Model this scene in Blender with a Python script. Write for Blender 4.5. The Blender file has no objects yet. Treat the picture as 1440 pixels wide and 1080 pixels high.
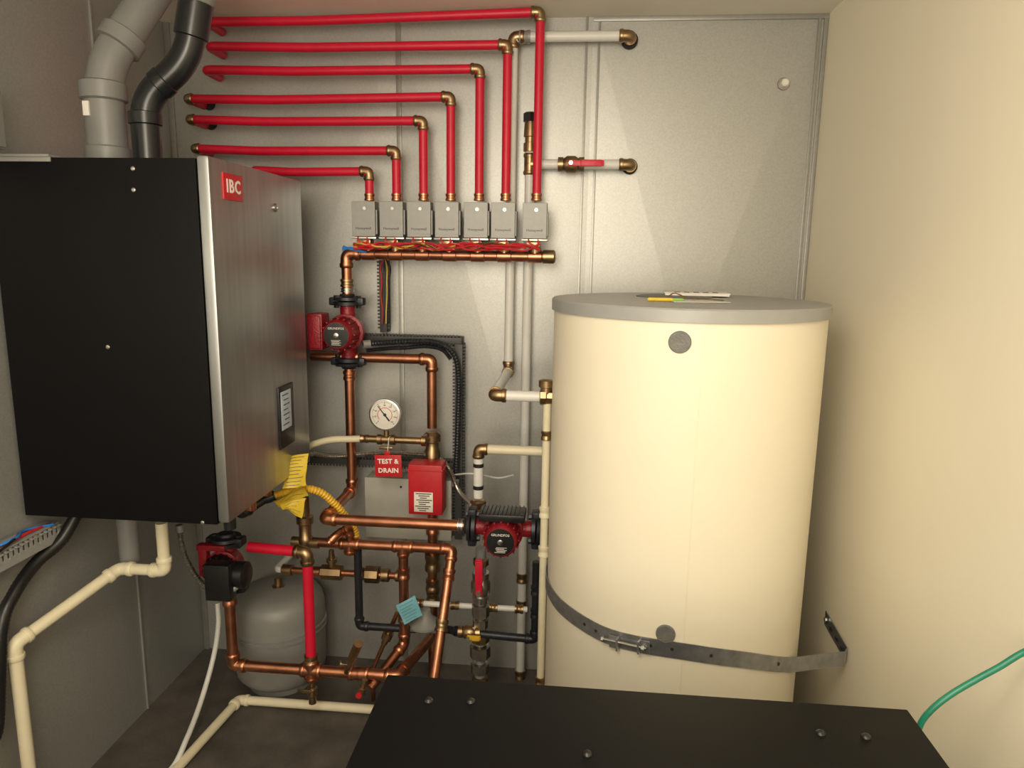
import bpy, bmesh, math, random
from mathutils import Vector, Matrix
random.seed(4)
V = Vector
scene = bpy.context.scene
try:
    scene.view_settings.view_transform = 'Standard'
except Exception:
    pass

# ------------------------------------------------------------------ camera
CAMZ = 1.69
C = V((0, 0, CAMZ))
FPX = 1000.0
yaw, pitch, roll = math.radians(5.0), math.radians(10.2), math.radians(0.9)
F = V((-math.sin(yaw)*math.cos(pitch), math.cos(yaw)*math.cos(pitch), -math.sin(pitch)))
R0 = V((math.cos(yaw), math.sin(yaw), 0))
U0 = R0.cross(F)
R = R0*math.cos(roll)+U0*math.sin(roll)
U = U0*math.cos(roll)-R0*math.sin(roll)
cam_d = bpy.data.cameras.new("camera")
cam_d.sensor_width = 36
cam_d.lens = FPX/1440*36
cam_d.clip_start = 0.02
cam = bpy.data.objects.new("camera", cam_d)
scene.collection.objects.link(cam)
cam.matrix_world = Matrix(((R.x, U.x, -F.x, C.x), (R.y, U.y, -F.y, C.y), (R.z, U.z, -F.z, C.z), (0, 0, 0, 1)))
scene.camera = cam

# survey helpers: turn a sight line measured in the photograph + a known wall/plane into room coordinates (metres)
def ray(u, v):
    return F+R*((u-720)/FPX)+U*((540-v)/FPX)
def W(u, v, y=None, x=None, z=None):
    d = ray(u, v)
    if y is not None: t = y/d.y
    elif x is not None: t = x/d.x
    else: t = (z-CAMZ)/d.z
    return C+d*t
AX = {'x': V((1, 0, 0)), 'y': V((0, 1, 0)), 'z': V((0, 0, 1))}
def mv(p, ax, t):
    a = AX[ax]
    if ax == 'y':
        return V((p.x, t, p.z))
    q = p-C
    if ax == 'x':
        B, k = R, (t-720)/FPX
    else:
        B, k = U, (540-t)/FPX
    N = B-F*k
    return p+a*(-(N.dot(q))/N.dot(a))
def path(start, *moves):
    pts = [W(*start)]
    for m in moves:
        if isinstance(m[0], str):
            pts.append(mv(pts[-1], m[0], m[1]))
        else:
            pts.append(W(*m))
    return pts

# ------------------------------------------------------------------ materials
def mat(name, col, metal=0.0, rough=0.5, nscale=0, namt=0.0, bump=0.0, bscale=None, stretch=None, voronoi=False, emit=0, coat=0, spec=None):
    m = bpy.data.materials.new(name)
    m.use_nodes = True
    nt = m.node_tree
    b = nt.nodes["Principled BSDF"]
    b.inputs["Base Color"].default_value = (*col, 1)
    b.inputs["Metallic"].default_value = metal
    b.inputs["Roughness"].default_value = rough
    if spec is not None: b.inputs["Specular IOR Level"].default_value = spec
    if coat: b.inputs["Coat Weight"].default_value = coat
    if emit:
        b.inputs["Emission Color"].default_value = (*col, 1)
        b.inputs["Emission Strength"].default_value = emit
    if nscale:
        tc = nt.nodes.new("ShaderNodeTexCoord")
        mp = nt.nodes.new("ShaderNodeMapping")
        nt.links.new(tc.outputs["Object"], mp.inputs[0])
        if stretch: mp.inputs["Scale"].default_value = stretch
        if voronoi:
            n = nt.nodes.new("ShaderNodeTexVoronoi"); n.inputs["Scale"].default_value = nscale
            bw = nt.nodes.new("ShaderNodeRGBToBW")
            nt.links.new(n.outputs["Color"], bw.inputs[0]); fac = bw.outputs[0]
        else:
            n = nt.nodes.new("ShaderNodeTexNoise"); n.inputs["Scale"].default_value = nscale
            n.inputs["Detail"].default_value = 5
            fac = n.outputs["Fac"]
        nt.links.new(mp.outputs[0], n.inputs["Vector"])
        rp = nt.nodes.new("ShaderNodeValToRGB")
        rp.color_ramp.elements[0].position = 0.25; rp.color_ramp.elements[1].position = 0.75
        rp.color_ramp.elements[0].color = (*[max(0, c*(1-namt)) for c in col], 1)
        rp.color_ramp.elements[1].color = (*[min(1, c*(1+namt)) for c in col], 1)
        nt.links.new(fac, rp.inputs[0])
        nt.links.new(rp.outputs[0], b.inputs["Base Color"])
        if bump:
            n2 = nt.nodes.new("ShaderNodeTexNoise"); n2.inputs["Scale"].default_value = bscale or nscale
            nt.links.new(mp.outputs[0], n2.inputs["Vector"])
            bp = nt.nodes.new("ShaderNodeBump"); bp.inputs["Strength"].default_value = bump
            bp.inputs["Distance"].default_value = 0.01
            nt.links.new(n2.outputs["Fac"], bp.inputs["Height"])
            nt.links.new(bp.outputs[0], b.inputs["Normal"])
    return m
M_GALV = mat("galvanized_sheet", (.43, .43, .41), .5, .42, 230, .05, .008, 200, voronoi=True)
M_GALVL = mat("galvanized_sheet_dull", (.40, .405, .39), .5, .42, 230, .05, .008, 200, voronoi=True)
M_SEAM = mat("galvanized_seam", (.37, .37, .35), .6, .4, 80, .06)
M_WALL = mat("cream_painted_drywall", (.87, .81, .65), 0, .75, 6, .01, .01, 180)
M_CEIL = mat("cream_painted_ceiling", (.82, .78, .68), 0, .8, 6, .02, .02, 180)
M_FLOOR = mat("brown_concrete", (.085, .075, .065), 0, .55, 9, .4, .2, 60)
M_STEEL = mat("brushed_stainless", (.46, .475, .485), 1, .38, 14, .12, .015, 40, stretch=(1, 3, .22))
M_BLACK = mat("black_powder_coat", (.0045, .0045, .005), 0, .5, 300, .2, .02, 500, spec=.13)
M_BLACKT = mat("black_plastic", (.010, .010, .011), 0, .35, 40, .2)
M_BLACKR = mat("black_rubber_pipe", (.012, .013, .016), 0, .28, 40, .2)
M_IRON = mat("black_iron_pipe", (.03, .033, .04), .5, .4, 60, .3)
M_RED = mat("red_pex", (.60, .007, .035), 0, .42, 25, .08)
M_CAST = mat("red_cast_iron", (.24, .007, .016), .1, .4, 60, .25, .15, 150)
M_REDB = mat("red_plastic", (.50, .012, .02), 0, .42, 40, .08)
M_COP = mat("copper", (.47, .20, .115), 1, .34, 14, .38, .02, 60)
M_BRASS = mat("brass", (.36, .25, .14), 1, .37, 30, .3)
M_WPEX = mat("white_pex", (.72, .72, .69), 0, .35, 20, .04)
M_CPVC = mat("cream_cpvc", (.76, .69, .50), 0, .4, 20, .05)
M_GPVC = mat("grey_flue_plastic", (.225, .225, .22), 0, .42, 20, .06)
M_ZINC = mat("zinc_cover", (.30, .30, .29), .35, .5, 40, .05)
M_CHROME = mat("steel_hardware", (.5, .49, .46), 1, .3, 60, .1)
M_TANK = mat("cream_tank_enamel", (.84, .775, .62), 0, .45, 5, .015, .02, 8)
M_LID = mat("grey_tank_lid", (.36, .365, .36), .1, .42, 30, .04)
M_CAP = mat("grey_cap", (.15, .15, .14), 0, .5, 60, .15, .2, 200)
M_XT = mat("expansion_tank_grey", (.25, .25, .235), .1, .5, 20, .05)
M_STRAP = mat("strap_steel", (.40, .41, .43), .8, .33, 40, .2)
M_WHITE = mat("white_paper", (.8, .78, .7), 0, .6, 20, .03)
M_WTXT = mat("white_print", (.85, .82, .78), 0, .5, 20, .02)
M_DTXT = mat("dark_print", (.03, .03, .03), 0, .5, 20, .02)
M_GTXT = mat("grey_print", (.12, .12, .10), 0, .5, 20, .02)
M_YEL = mat("yellow_gas_connector", (.74, .44, .03), 0, .4, 40, .1)
M_YTAG = mat("yellow_tag", (.70, .50, .04), 0, .5, 90, .08)
M_BTAG = mat("blue_tag", (.18, .46, .56), 0, .5, 90, .08)
M_GREEN = mat("green_hose", (.01, .20, .12), 0, .35, 30, .1)
M_GBOX = mat("grey_enclosure", (.44, .44, .39), .1, .5, 30, .04)
M_DUCT = mat("dark_wire_duct", (.05, .05, .05), 0, .5, 30, .1)
M_DUCTL = mat("grey_wire_duct", (.30, .30, .29), 0, .5, 30, .1)
M_SCREEN = mat("boiler_screen", (.36, .40, .44), 0, .2, 60, .06, emit=.15)
M_GFACE = mat("gauge_face", (.80, .76, .70), 0, .5, 60, .03)
M_PINK = mat("gauge_scale_red", (.6, .1, .1), 0, .5, 60, .03)
M_WRED = mat("red_wire", (.55, .02, .03), 0, .4, 30, .1)
M_WYEL = mat("yellow_wire", (.6, .4, .05), 0, .4, 30, .1)
M_WBLU = mat("blue_wire", (.03, .2, .6), 0, .4, 30, .1)
M_CLEAR = mat("clear_plastic_sleeve", (.50, .50, .46), 0, .15, 30, .05)
M_HOLE = mat("dark_hole", (.02, .018, .015), 0, .9, 20, .1)

# ------------------------------------------------------------------ geometry
def frame(d):
    d = d.normalized()
    a = V((0, 0, 1)) if abs(d.z) < .9 else V((1, 0, 0))
    s = d.cross(a).normalized()
    return s, d.cross(s).normalized()
def fillet(pts, b, n=7):
    if len(pts) < 3 or b <= 0: return list(pts)
    out = [pts[0]]
    for i in range(1, len(pts)-1):
        p, a, c = pts[i], pts[i-1], pts[i+1]
        d1, d2 = (a-p), (c-p)
        if d1.length < 1e-6 or d2.length < 1e-6: continue
        L = min(b, d1.length*.48, d2.length*.48)
        s, e = p+d1.normalized()*L, p+d2.normalized()*L
        for k in range(n+1):
            t = k/n
            out.append(s*(1-t)**2+p*2*t*(1-t)+e*t*t)
    out.append(pts[-1])
    return out
def smooth(pts, n=8):
    P = [pts[0]*2-pts[1]]+list(pts)+[pts[-1]*2-pts[-2]]
    out = []
    for i in range(1, len(P)-2):
        for k in range(n):
            t = k/n
            a, b, c, d = P[i-1], P[i], P[i+1], P[i+2]
            out.append(.5*((2*b)+(c-a)*t+(2*a-5*b+4*c-d)*t*t+(3*b-a-3*c+d)*t**3))
    out.append(P[-2])
    return out
def sweep(pts, radii, seg=14, caps=True):
    n = len(pts)
    verts, faces = [], []
    tang = []
    for i in range(n):
        d = (pts[min(i+1, n-1)]-pts[max(i-1, 0)])
        tang.append(d.normalized() if d.length > 1e-9 else V((0, 0, 1)))
    s, _ = frame(tang[0])
    for i in range(n):
        t = tang[i]
        s = (s-t*s.dot(t)).normalized()
        b = t.cross(s)
        r = radii[i] if isinstance(radii, list) else radii
        for k in range(seg):
            a = 2*math.pi*k/seg
            verts.append(pts[i]+s*(r*math.cos(a))+b*(r*math.sin(a)))
    for i in range(n-1):
        for k in range(seg):
            k2 = (k+1) % seg
            faces.append((i*seg+k, i*seg+k2, (i+1)*seg+k2, (i+1)*seg+k))
    if caps:
        faces.append(tuple(reversed(range(seg))))
        faces.append(tuple(range((n-1)*seg, n*seg)))
    return verts, faces
def g_tube(pts, r, bend=.03, seg=14):
    return sweep(fillet(pts, bend), r, seg)
def g_corr(pts, r1, r2, pitch=.012, seg=12):
    d = [0]
    for i in range(1, len(pts)): d.append(d[-1]+(pts[i]-pts[i-1]).length)
    L = d[-1]; n = max(4, int(L/pitch*2)); out = []; j = 0
    for i in range(n+1):
        t = L*i/n
        while j < len(d)-2 and d[j+1] < t: j += 1
        f = (t-d[j])/max(1e-9, d[j+1]-d[j])
        out.append(pts[j].lerp(pts[j+1], min(1, f)))
    return sweep(out, [r1 if i % 2 else r2 for i in range(n+1)], seg)
def g_lathe(base, axis, prof, seg=24):
    axis = axis.normalized(); s, b = frame(axis)
    verts, faces = [], []
    for h, r in prof:
        for k in range(seg):
            a = 2*math.pi*k/seg
            verts.append(base+axis*h+s*(r*math.cos(a))+b*(r*math.sin(a)))
    n = len(prof)
    for i in range(n-1):
        for k in range(seg):
            k2 = (k+1) % seg
            faces.append((i*seg+k, i*seg+k2, (i+1)*seg+k2, (i+1)*seg+k))
    faces.append(tuple(reversed(range(seg)))); faces.append(tuple(range((n-1)*seg, n*seg)))
    return verts, faces
def g_cyl(p0, p1, r, seg=20, ch=.12):
    L = (p1-p0).length; c = min(r*ch, L*.2)
    return g_lathe(p0, p1-p0, [(0, r-c), (c, r), (L-c, r), (L, r-c)], seg)
def g_box(c, size, bevel=.003, rot=None):
    bm = bmesh.new(); bmesh.ops.create_cube(bm, size=1)
    bmesh.ops.scale(bm, vec=V(size), verts=bm.verts)
    if bevel > 0:
        bmesh.ops.bevel(bm, geom=list(bm.edges), offset=min(bevel, min(size)*.4), segments=2, affect='EDGES', profile=.6)
    c = V(c)
    vs = [(rot @ v.co if rot else v.co.copy())+c for v in bm.verts]
    bm.verts.index_update()
    fs = [tuple(v.index for v in f.verts) for f in bm.faces]
    bm.free()
    return vs, fs
def g_quadbox(a, b, c, d, th):
    vs = [a, b, c, d, a+th, b+th, c+th, d+th]
    return vs, [(0, 1, 2, 3), (7, 6, 5, 4), (0, 4, 5, 1), (1, 5, 6, 2), (2, 6, 7, 3), (3, 7, 4, 0)]
def link(o): scene.collection.objects.link(o); return o
def setp(o, label=None, cat=None, group=None, kind=None):
    if label: o["label"] = label
    if cat: o["category"] = cat
    if group: o["group"] = group
    if kind: o["kind"] = kind
    return o
def mk(name, geos, m, parent=None, M=None, flat=False, label=None, cat=None, group=None, kind=None, angle=40):
    if isinstance(geos, tuple): geos = [geos]
    vs, fs = [], []
    for g in geos:
        o = len(vs); vs += [V(p) for p in g[0]]; fs += [tuple(i+o for i in f) for f in g[1]]
    if M is not None: vs = [M @ p for p in vs]
    lo = V([min(p[i] for p in vs) for i in range(3)]); hi = V([max(p[i] for p in vs) for i in range(3)])
    c = (lo+hi)/2
    if parent is None: c.z = lo.z
    me = bpy.data.meshes.new(name)
    me.from_pydata([p-c for p in vs], [], fs)
    bm = bmesh.new(); bm.from_mesh(me); bmesh.ops.recalc_face_normals(bm, faces=bm.faces)
    for e in bm.edges:
        if len(e.link_faces) == 2 and e.calc_face_angle(0) > math.radians(angle): e.smooth = False
    for f in bm.faces: f.smooth = not flat
    bm.to_mesh(me); bm.free()
    me.materials.append(m)
    ob = link(bpy.data.objects.new(name, me))
    if parent:
        ob.parent = parent; ob.location = c-V(parent["_o"])
    else: ob.location = c
    return setp(ob, label, cat, group, kind)
def thing(name, loc, label, cat, group=None):
    e = bpy.data.objects.new(name, None); e.empty_display_size = .05
    e.location = V(loc); e["_o"] = list(V(loc)); link(e)
    return setp(e, label, cat, group)
FACE_CAM = Matrix(((1, 0, 0), (0, 0, -1), (0, 1, 0)))
FACE_X = Matrix(((0, 0, 1), (1, 0, 0), (0, 1, 0)))
def text(s, size, loc, rot, m, parent, M=None, name="lettering", ext=.0004, bold=0, sx=1, space=1.0):
    cu = bpy.data.curves.new("t", 'FONT'); cu.body = s; cu.size = size; cu.extrude = ext; cu.offset = bold
    cu.align_x = 'CENTER'; cu.align_y = 'CENTER'; cu.resolution_u = 2; cu.space_character = space
    t = link(bpy.data.objects.new("t", cu)); bpy.context.view_layer.update()
    me = bpy.data.meshes.new_from_object(t.evaluated_get(bpy.context.evaluated_depsgraph_get()))
    vs = [V((v.co.x*sx, v.co.y, v.co.z)) for v in me.vertices]; fs = [tuple(p.vertices) for p in me.polygons]
    bpy.data.objects.remove(t); bpy.data.curves.remove(cu); bpy.data.meshes.remove(me)
    vs = [rot @ p+V(loc) for p in vs]
    return mk(name, (vs, fs), m, parent, M=M, flat=True)

def collar(p, d, r, L=.022):
    d = d.normalized()
    return g_lathe(p, d, [(0, r), (.002, r*1.02), (L-.004, r*1.02), (L, r*.9)], 16)
def elbow(parent, p, a, b, r, m, L=.03, name="elbow"):
    d1, d2 = (a-p).normalized(), (b-p).normalized()
    R_ = r*1.2
    g = [g_tube([p+d1*L, p, p+d2*L], R_*.95, bend=L*.8),
         collar(p+d1*L*.75, d1, R_*1.07, L*.4), collar(p+d2*L*.75, d2, R_*1.07, L*.4)]
    return mk(name, g, m, parent)
def tee(parent, p, dirs, r, m, L=.034):
    g = []
    for d in dirs:
        d = V(d).normalized()
        g += [g_cyl(p-d*r*.3, p+d*L, r*1.2, 16), collar(p+d*L*.7, d, r*1.34, L*.4)]
    return mk("tee_fitting", g, m, parent)
def coupling(parent, p, d, r, m, L=.05, name="coupling"):
    d = V(d).normalized(); h = L/2
    return mk(name, g_lathe(p-d*h, d, [(0, r*1.02), (.001, r*1.28), (L*.3, r*1.28), (L*.38, r*1.15), (L*.62, r*1.15), (L*.7, r*1.28), (L-.001, r*1.28), (L, r*1.02)], 18), m, parent)
def run(name, label, pts, r, pm, fm, cat="pipe", group=None, bend=None, fitL=None, skip=()):
    lo = min(pts, key=lambda p: p.z)
    e = thing(name, lo, label, cat, group)
    mk("pipe", g_tube(pts, r, bend=bend or r*1.8), pm, e)
    L = fitL or r*2.1
    for i in range(1, len(pts)-1):
        if i in skip: continue
        d1, d2 = (pts[i-1]-pts[i]).normalized(), (pts[i+1]-pts[i]).normalized()
        if d1.dot(d2) > -.97: elbow(e, pts[i], pts[i-1], pts[i+1], r, fm, L)
    return e

# ------------------------------------------------------------------ room shell
YW = 2.70
XL = W(236, 120, YW).x
XR = W(1150, 200, YW).x
ZC = W(1000, 22, YW).z
YF = -1.3
def panelwall(name, edges, fixed, axis, z0, z1, bulge, m, zc=None):
    vs, fs = [], []
    for a, b in zip(edges[:-1], edges[1:]):
        o = len(vs); mid = (a+b)/2; zm = zc if zc else (z0+z1)/2
        k_ = bulge if (b-a) > .3 else 0
        if axis == 'y': P = lambda t, z, k=0: V((t, fixed-k, z))
        else: P = lambda t, z, k=0: V((fixed+k, t, z))
        vs += [P(a, z0), P(b, z0), P(b, z1), P(a, z1), P(mid, zm, k_)]
        fs += [(o, o+1, o+4), (o+1, o+2, o+4), (o+2, o+3, o+4), (o+3, o, o+4)]
    o = len(vs)
    a, b = edges[0], edges[-1]
    if axis == 'y':
        vs += [V((a, fixed+.08, z0)), V((b, fixed+.08, z0)), V((b, fixed+.08, z1)), V((a, fixed+.08, z1))]
    else:
        vs += [V((fixed-.08, a, z0)), V((fixed-.08, b, z0)), V((fixed-.08, b, z1)), V((fixed-.08, a, z1))]
    fs.append((o, o+1, o+2, o+3))
    me = bpy.data.meshes.new(name); me.from_pydata(vs, [], fs); me.materials.append(m)
    ob = link(bpy.data.objects.new(name, me)); ob["kind"] = "structure"
    return ob
e1, e2, e3 = W(562, 200, YW).x, W(829, 200, YW).x, W(1138, 200, YW).x
panelwall("wall_back", [XL, e1, e2, e3, XR], YW, 'y', 0, ZC, .011, M_GALV, zc=W(960, 509, YW).z)
ly = [YF, -.3, .8, 1.72, 2.28, YW]
panelwall("wall_left", ly, XL, 'x', 0, ZC, .010, M_GALVL)
mk("wall_right", g_box(((XR+.05), (YW+YF)/2, ZC/2), (.1, YW-YF, ZC), 0), M_WALL, kind="structure", flat=True)
mk("wall_front", g_box(((XL+XR)/2, YF-.05, ZC/2), (XR-XL, .1, ZC), 0), M_WALL, kind="structure", flat=True)
mk("ceiling", g_box(((XL+XR)/2, (YW+YF)/2, ZC+.05), (XR-XL+.2, YW-YF+.2, .1), 0), M_CEIL, kind="structure", flat=True)
mk("floor", g_box(((XL+XR)/2, (YW+YF)/2, -.05), (XR-XL+.2, YW-YF+.2, .1), 0), M_FLOOR, kind="structure", flat=True)
n = 1
for ex, w in ((e1, .018), (e2-.022, .008), (e2+.022, .008), (e3, .010), (XR-.008, .014), (XL+.012, .022)):
    mk("trim_%d" % n, g_box((ex, YW-.004, ZC/2), (w, .010, ZC), .001), M_SEAM, kind="structure"); n += 1
for yy in ly[4:5]:
    mk("trim_%d" % n, g_box((XL+.002, yy, ZC/2), (.008, .010, ZC), .001), M_GALVL, kind="structure"); n += 1
mk("trim_%d" % n, g_box(((e2+XR)/2, YW-.005, ZC-.008), (XR-e2, .012, .016), .001), M_SEAM, kind="structure"); n += 1

# ------------------------------------------------------------------ boiler
YB = 1.79
XF = W(322, 735, YB).x
YB2 = W(434, 560, x=XF).y
XB = W(36, 729, YB).x
ZT = W(286, 222, YB).z
ZBm = W(300, 738, YB).z
bo = thing("wall_boiler", ((XB+XF)/2, (YB+YB2)/2, ZBm), "wall-hung gas boiler with black casing and stainless front", "boiler")
xs = XF-.034
mk("casing", g_box(((XB+xs)/2, (YB+YB2)/2, (ZT+ZBm)/2), (xs-XB, YB2-YB, ZT-ZBm), .003), M_BLACK, bo, label="black powder-coated sheet metal casing")
mk("front_panel", g_box((xs+.018, (YB+YB2)/2, (ZT+ZBm)/2+.006), (.033, YB2-YB-.002, ZT-ZBm+.002), .009), M_STEEL, bo, label="brushed stainless steel front panel")
py0, py1 = W(311, 240, x=XF).y, W(339, 262, x=XF).y
pz1, pz0 = W(308, 241, x=XF).z, W(308, 279, x=XF).z
mk("name_plate", g_box((XF+.002, (py0+py1)/2, (pz0+pz1)/2), (.005, py1-py0, pz1-pz0), .001), M_REDB, bo, label="red name plate with white IBC lettering")
text("IBC", (pz1-pz0)*.70, (XF+.0052, (py0+py1)/2, (pz0+pz1)/2), FACE_X, M_WTXT, bo, bold=.0012, sx=1.0, space=1.16)
sy0, sy1 = W(391, 585, x=XF).y, W(412, 585, x=XF).y
sz1, sz0 = W(401, 541, x=XF).z, W(401, 628, x=XF).z
mk("display_bezel", g_box((XF+.002, (sy0+sy1)/2, (sz0+sz1)/2), (.006, sy1-sy0, sz1-sz0), .002), M_BLACKT, bo)
mk("display_screen", g_box((XF+.0055, (sy0+sy1)/2-.006, (sz0+sz1)/2+.022), (.002, (sy1-sy0)*.66, (sz1-sz0)*.62), .0005), M_SCREEN, bo, label="pale lit touch screen")
lines = []
for i in range(7):
    zz = (sz0+sz1)/2+.022+(sz1-sz0)*(.25-.08*i)
    lines.append(g_box((XF+.0068, (sy0+sy1)/2-.012+.004*(i % 3), zz), (.0006, (sy1-sy0)*(.42-.1*(i % 2)), .004), 0))
mk("display_text", lines, M_GTXT, bo, flat=True)
lk = W(387, 292, x=XF)
mk("lock", [g_lathe(V((XF, lk.y, lk.z)), V((1, 0, 0)), [(0, .013), (.004, .013), (.006, .010), (.006, .004), (.003, .003)], 20)], M_CHROME, bo)
for (u, v) in ((187, 237), (188, 267), (152, 488), (285, 735)):
    p = W(u, v, YB)
    mk("screw", g_lathe(p, V((0, -1, 0)), [(0, .006), (.002, .0055), (.003, .003)], 12), M_CHROME, bo)
pb = W(36, 222, YB)
mk("mounting_bracket", [g_box((pb.x, YB+.05, ZT+.004), (.14, .12, .006), .001), g_box((pb.x, YB-.002, ZT-.002), (.14, .004, .018), .001)], M_ZINC, bo)
mk("underside_tray", g_box(((XB+xs)/2, (YB+YB2)/2, ZBm-.006), (xs-XB-.08, YB2-YB-.08, .012), .002), M_BLACKT, bo)
for i, (dx, dy, rr, mm) in enumerate(((-.06, .12, .018, M_IRON), (-.07, .28, .016, M_COP), (-.08, .42, .016, M_COP), (-.25, .2, .02, M_WPEX))):
    q = V((XF+dx, YB+dy, ZBm))
    mk("pipe_stub", g_cyl(q, q-V((0, 0, .06)), rr), mm, bo)

# ------------------------------------------------------------------ flue and air intake
YV = 2.06
p0 = W(151, 200, YV); p0.z = ZT
p1 = mv(V((p0.x, YV, ZT+.2)), 'z', 100)
p2 = W(214, -10, YV+.10)
dd = (p2-p1).normalized(); p3 = p1+dd*((ZC-p1.z)/dd.z)
fl = thing("flue_pipe", p0, "grey plastic flue pipe rising from the boiler", "flue pipe")
r = .051
up = V((0, 0, 1))
mk("pipe", g_tube([p0, p1, p3], r, bend=.09, seg=28), M_GPVC, fl)
pb = mv(p0, 'z', 128)
mk("hub", g_lathe(V((p0.x, YV, ZT)), up, [(0, r*1.1), (.02, r*1.22), (.06, r*1.20), (.065, r*1.08), (pb.z-ZT-.03, r*1.06), (pb.z-ZT-.025, r*1.24), (pb.z-ZT+.02, r*1.24), (pb.z-ZT+.025, r*1.05)], 30), M_GPVC, fl)
q = p1+dd*.085
mk("hub", g_lathe(q, dd, [(0, r*1.03), (.003, r*1.22), (.045, r*1.22), (.05, r*1.03)], 30), M_GPVC, fl)
mk("clamp", [g_lathe(V((p0.x, YV, ZT+.012)), up, [(0, r*1.24), (.012, r*1.24)], 30), g_box((p0.x+.01, YV-r*1.26, ZT+.018), (.03, .012, .014), .002)], M_CHROME, fl, label="steel worm-drive hose clamp")
lb = W(134, 152, YV-r*1.12)
mk("sticker", g_box((p0.x-.018, YV-r*1.06, lb.z), (.018, .01, .04), .001), M_WTXT, fl)

a0 = W(207, 205, YV); a0.z = ZT
a1 = mv(V((a0.x, YV, ZT+.1)), 'z', 140)
a2 = W(264, 84, YV+.02)
a3 = W(276, 0, YV+.02); a3 = a2+(a3-a2).normalized()*((ZC-a2.z)/((a3-a2).normalized().z))
it = thing("air_intake_pipe", a0, "glossy black plastic air intake pipe beside the flue", "intake pipe")
r = .040
mk("pipe", g_tube([a0, a1, a2, a3], r, bend=.065, seg=24), M_BLACKR, it)
mk("hub", [g_lathe(V((a0.x, YV, a1.z-.072)), up, [(0, r), (.003, r*1.13), (.034, r*1.13), (.037, r)], 24)], M_BLACKR, it)
d2 = (a2-a1).normalized()
mk("hub", g_lathe(a1+d2*.055, d2, [(0, r), (.003, r*1.08), (.03, r*1.08), (.033, r)], 24), M_BLACKR, it)
d3 = (a3-a2).normalized()
mk("hub", g_lathe(a2+d3*.06, d3, [(0, r), (.003, r*1.16), (.10, r*1.16), (.103, r)], 24), M_BLACKR, it)
mk("adapter", g_lathe(a2+d3*.152, d3, [(0, r*1.0), (.004, r*1.22), ((a3-a2).length-.152, r*1.22)], 24), M_GPVC, it, label="grey plastic adapter")
mk("clamp", g_lathe(V((a0.x, YV, ZT+.012)), up, [(0, r*1.06), (.012, r*1.06)], 24), M_CHROME, it)

# ------------------------------------------------------------------ red heating pipes, zone valves, manifold
YP = 2.58
RP = .0155
reds = [(519, 241, 355, 239), (557, 212, 274, 209), (595, 170, 267, 168), (634, 136, 264, 139), (675, 97, 287, 98), (714, 63, 292, 65), (760, 17, 290, 31)]
names = ["shortest", "second shortest", "third shortest", "middle", "third longest", "second longest", "longest"]
vx = []
for i, (ur, vr, ul, vl) in enumerate(reds):
    A = W(ul, vl, YP); B = W(ur, vr, YP); D = mv(B, 'z', 279)
    vx.append(B.x)
    m1 = A.lerp(B, .33)+V((0, 0, -.006)); m2 = A.lerp(B, .68)+V((0, 0, -.003))
    e = thing("heating_pipe", D, "red plastic heating pipe bent down to zone valve, %s run" % names[i], "pipe", "red heating pipes above the zone valves")
    mk("pipe", g_tube([V((A.x, YW-.008, A.z)), A, m1, m2, B, D], RP, bend=.03), M_RED, e)
    elbow(e, B, m2, D, RP, M_BRASS, .028)
    if i in (1, 2, 3):
        elbow(e, A, V((A.x, YW, A.z)), m1, RP, M_BRASS, .018)
    if i in (2, 3):
        mk("wall_hole_ring", g_lathe(V((A.x+.02, YW-.012, A.z+.006)), V((0, 1, 0)), [(0, RP*1.1), (0.001, RP*1.5), (.01, RP*1.5)], 20), M_HOLE, e)
    coupling(e, D+V((0, 0, .004)), up, RP*.95, M_COP, .026)
ZV1, ZV0 = W(632, 284, 2.50).z, W(632, 334, 2.50).z
ZM = W(632, 359, 2.56).z
XM = [W(487, 358, 2.56).x, W(775, 361, 2.56).x]
for i, x in enumerate(vx):
    e = thing("zone_valve", (x, 2.55, ZM+.02), "zone valve with grey metal actuator cover on brass body", "zone valve", "zone valves along the copper manifold")
    zc = (ZV0+ZV1)/2; h = ZV1-ZV0
    mk("actuator_cover", [g_box((x, 2.525, zc), (.083, .056, h), .0015), g_box((x+.043, 2.53, zc-.01), (.006, .04, h*.7), .001), g_box((x, 2.4962, zc-h*.40), (.079, .002, .004), 0)], M_ZINC, e, flat=True)
    mk("base_plate", g_box((x, 2.53, ZV0-.005), (.090, .07, .006), .001), M_CHROME, e)
    g = [g_cyl(V((x, 2.56, ZM+.012)), V((x, 2.56, ZV0-.002)), .016), g_lathe(V((x, 2.56, ZM+.014)), up, [(0, .02), (.001, .022), (.016, .022), (.018, .018)], 18),
         g_box((x-.005, 2.535, ZV0-.02), (.05, .05, .02), .004)]
    mk("valve_body", g, M_BRASS, e)
    mk("wiring_tail", [g_tube([V((x+.012, 2.50, ZV0)), V((x+.016, 2.49, ZV0-.02)), V((x-.01, 2.495, ZM+.03))], .0035, .01, 8), g_tube([V((x-.02, 2.50, ZV0)), V((x-.018, 2.485, ZV0-.014)), V((x+.02, 2.49, ZM+.026))], .003, .01, 8)], M_WRED, e)
    mk("knob", g_lathe(V((x+.005, 2.498, zc+h*.30)), V((0, -1, 0)), [(0, .007), (.003, .006)], 14), M_CHROME, e)
    text("Honeywell", .013, (x, 2.4965, zc-h*.27), FACE_CAM, M_DTXT, e)
mf = thing("copper_manifold", (XM[0], 2.56, W(487, 413, 2.56).z), "copper manifold header feeding the row of zone valves", "manifold")
Mx = V((XM[0], 2.56, ZM))
mpath = [V((XM[1], 2.56, ZM)), Mx, mv(Mx, 'z', 416)]
mk("pipe", g_tube(mpath, .019, bend=.04), M_COP, mf)
elbow(mf, Mx, mpath[0], mpath[2], .019, M_COP, .045)
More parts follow.
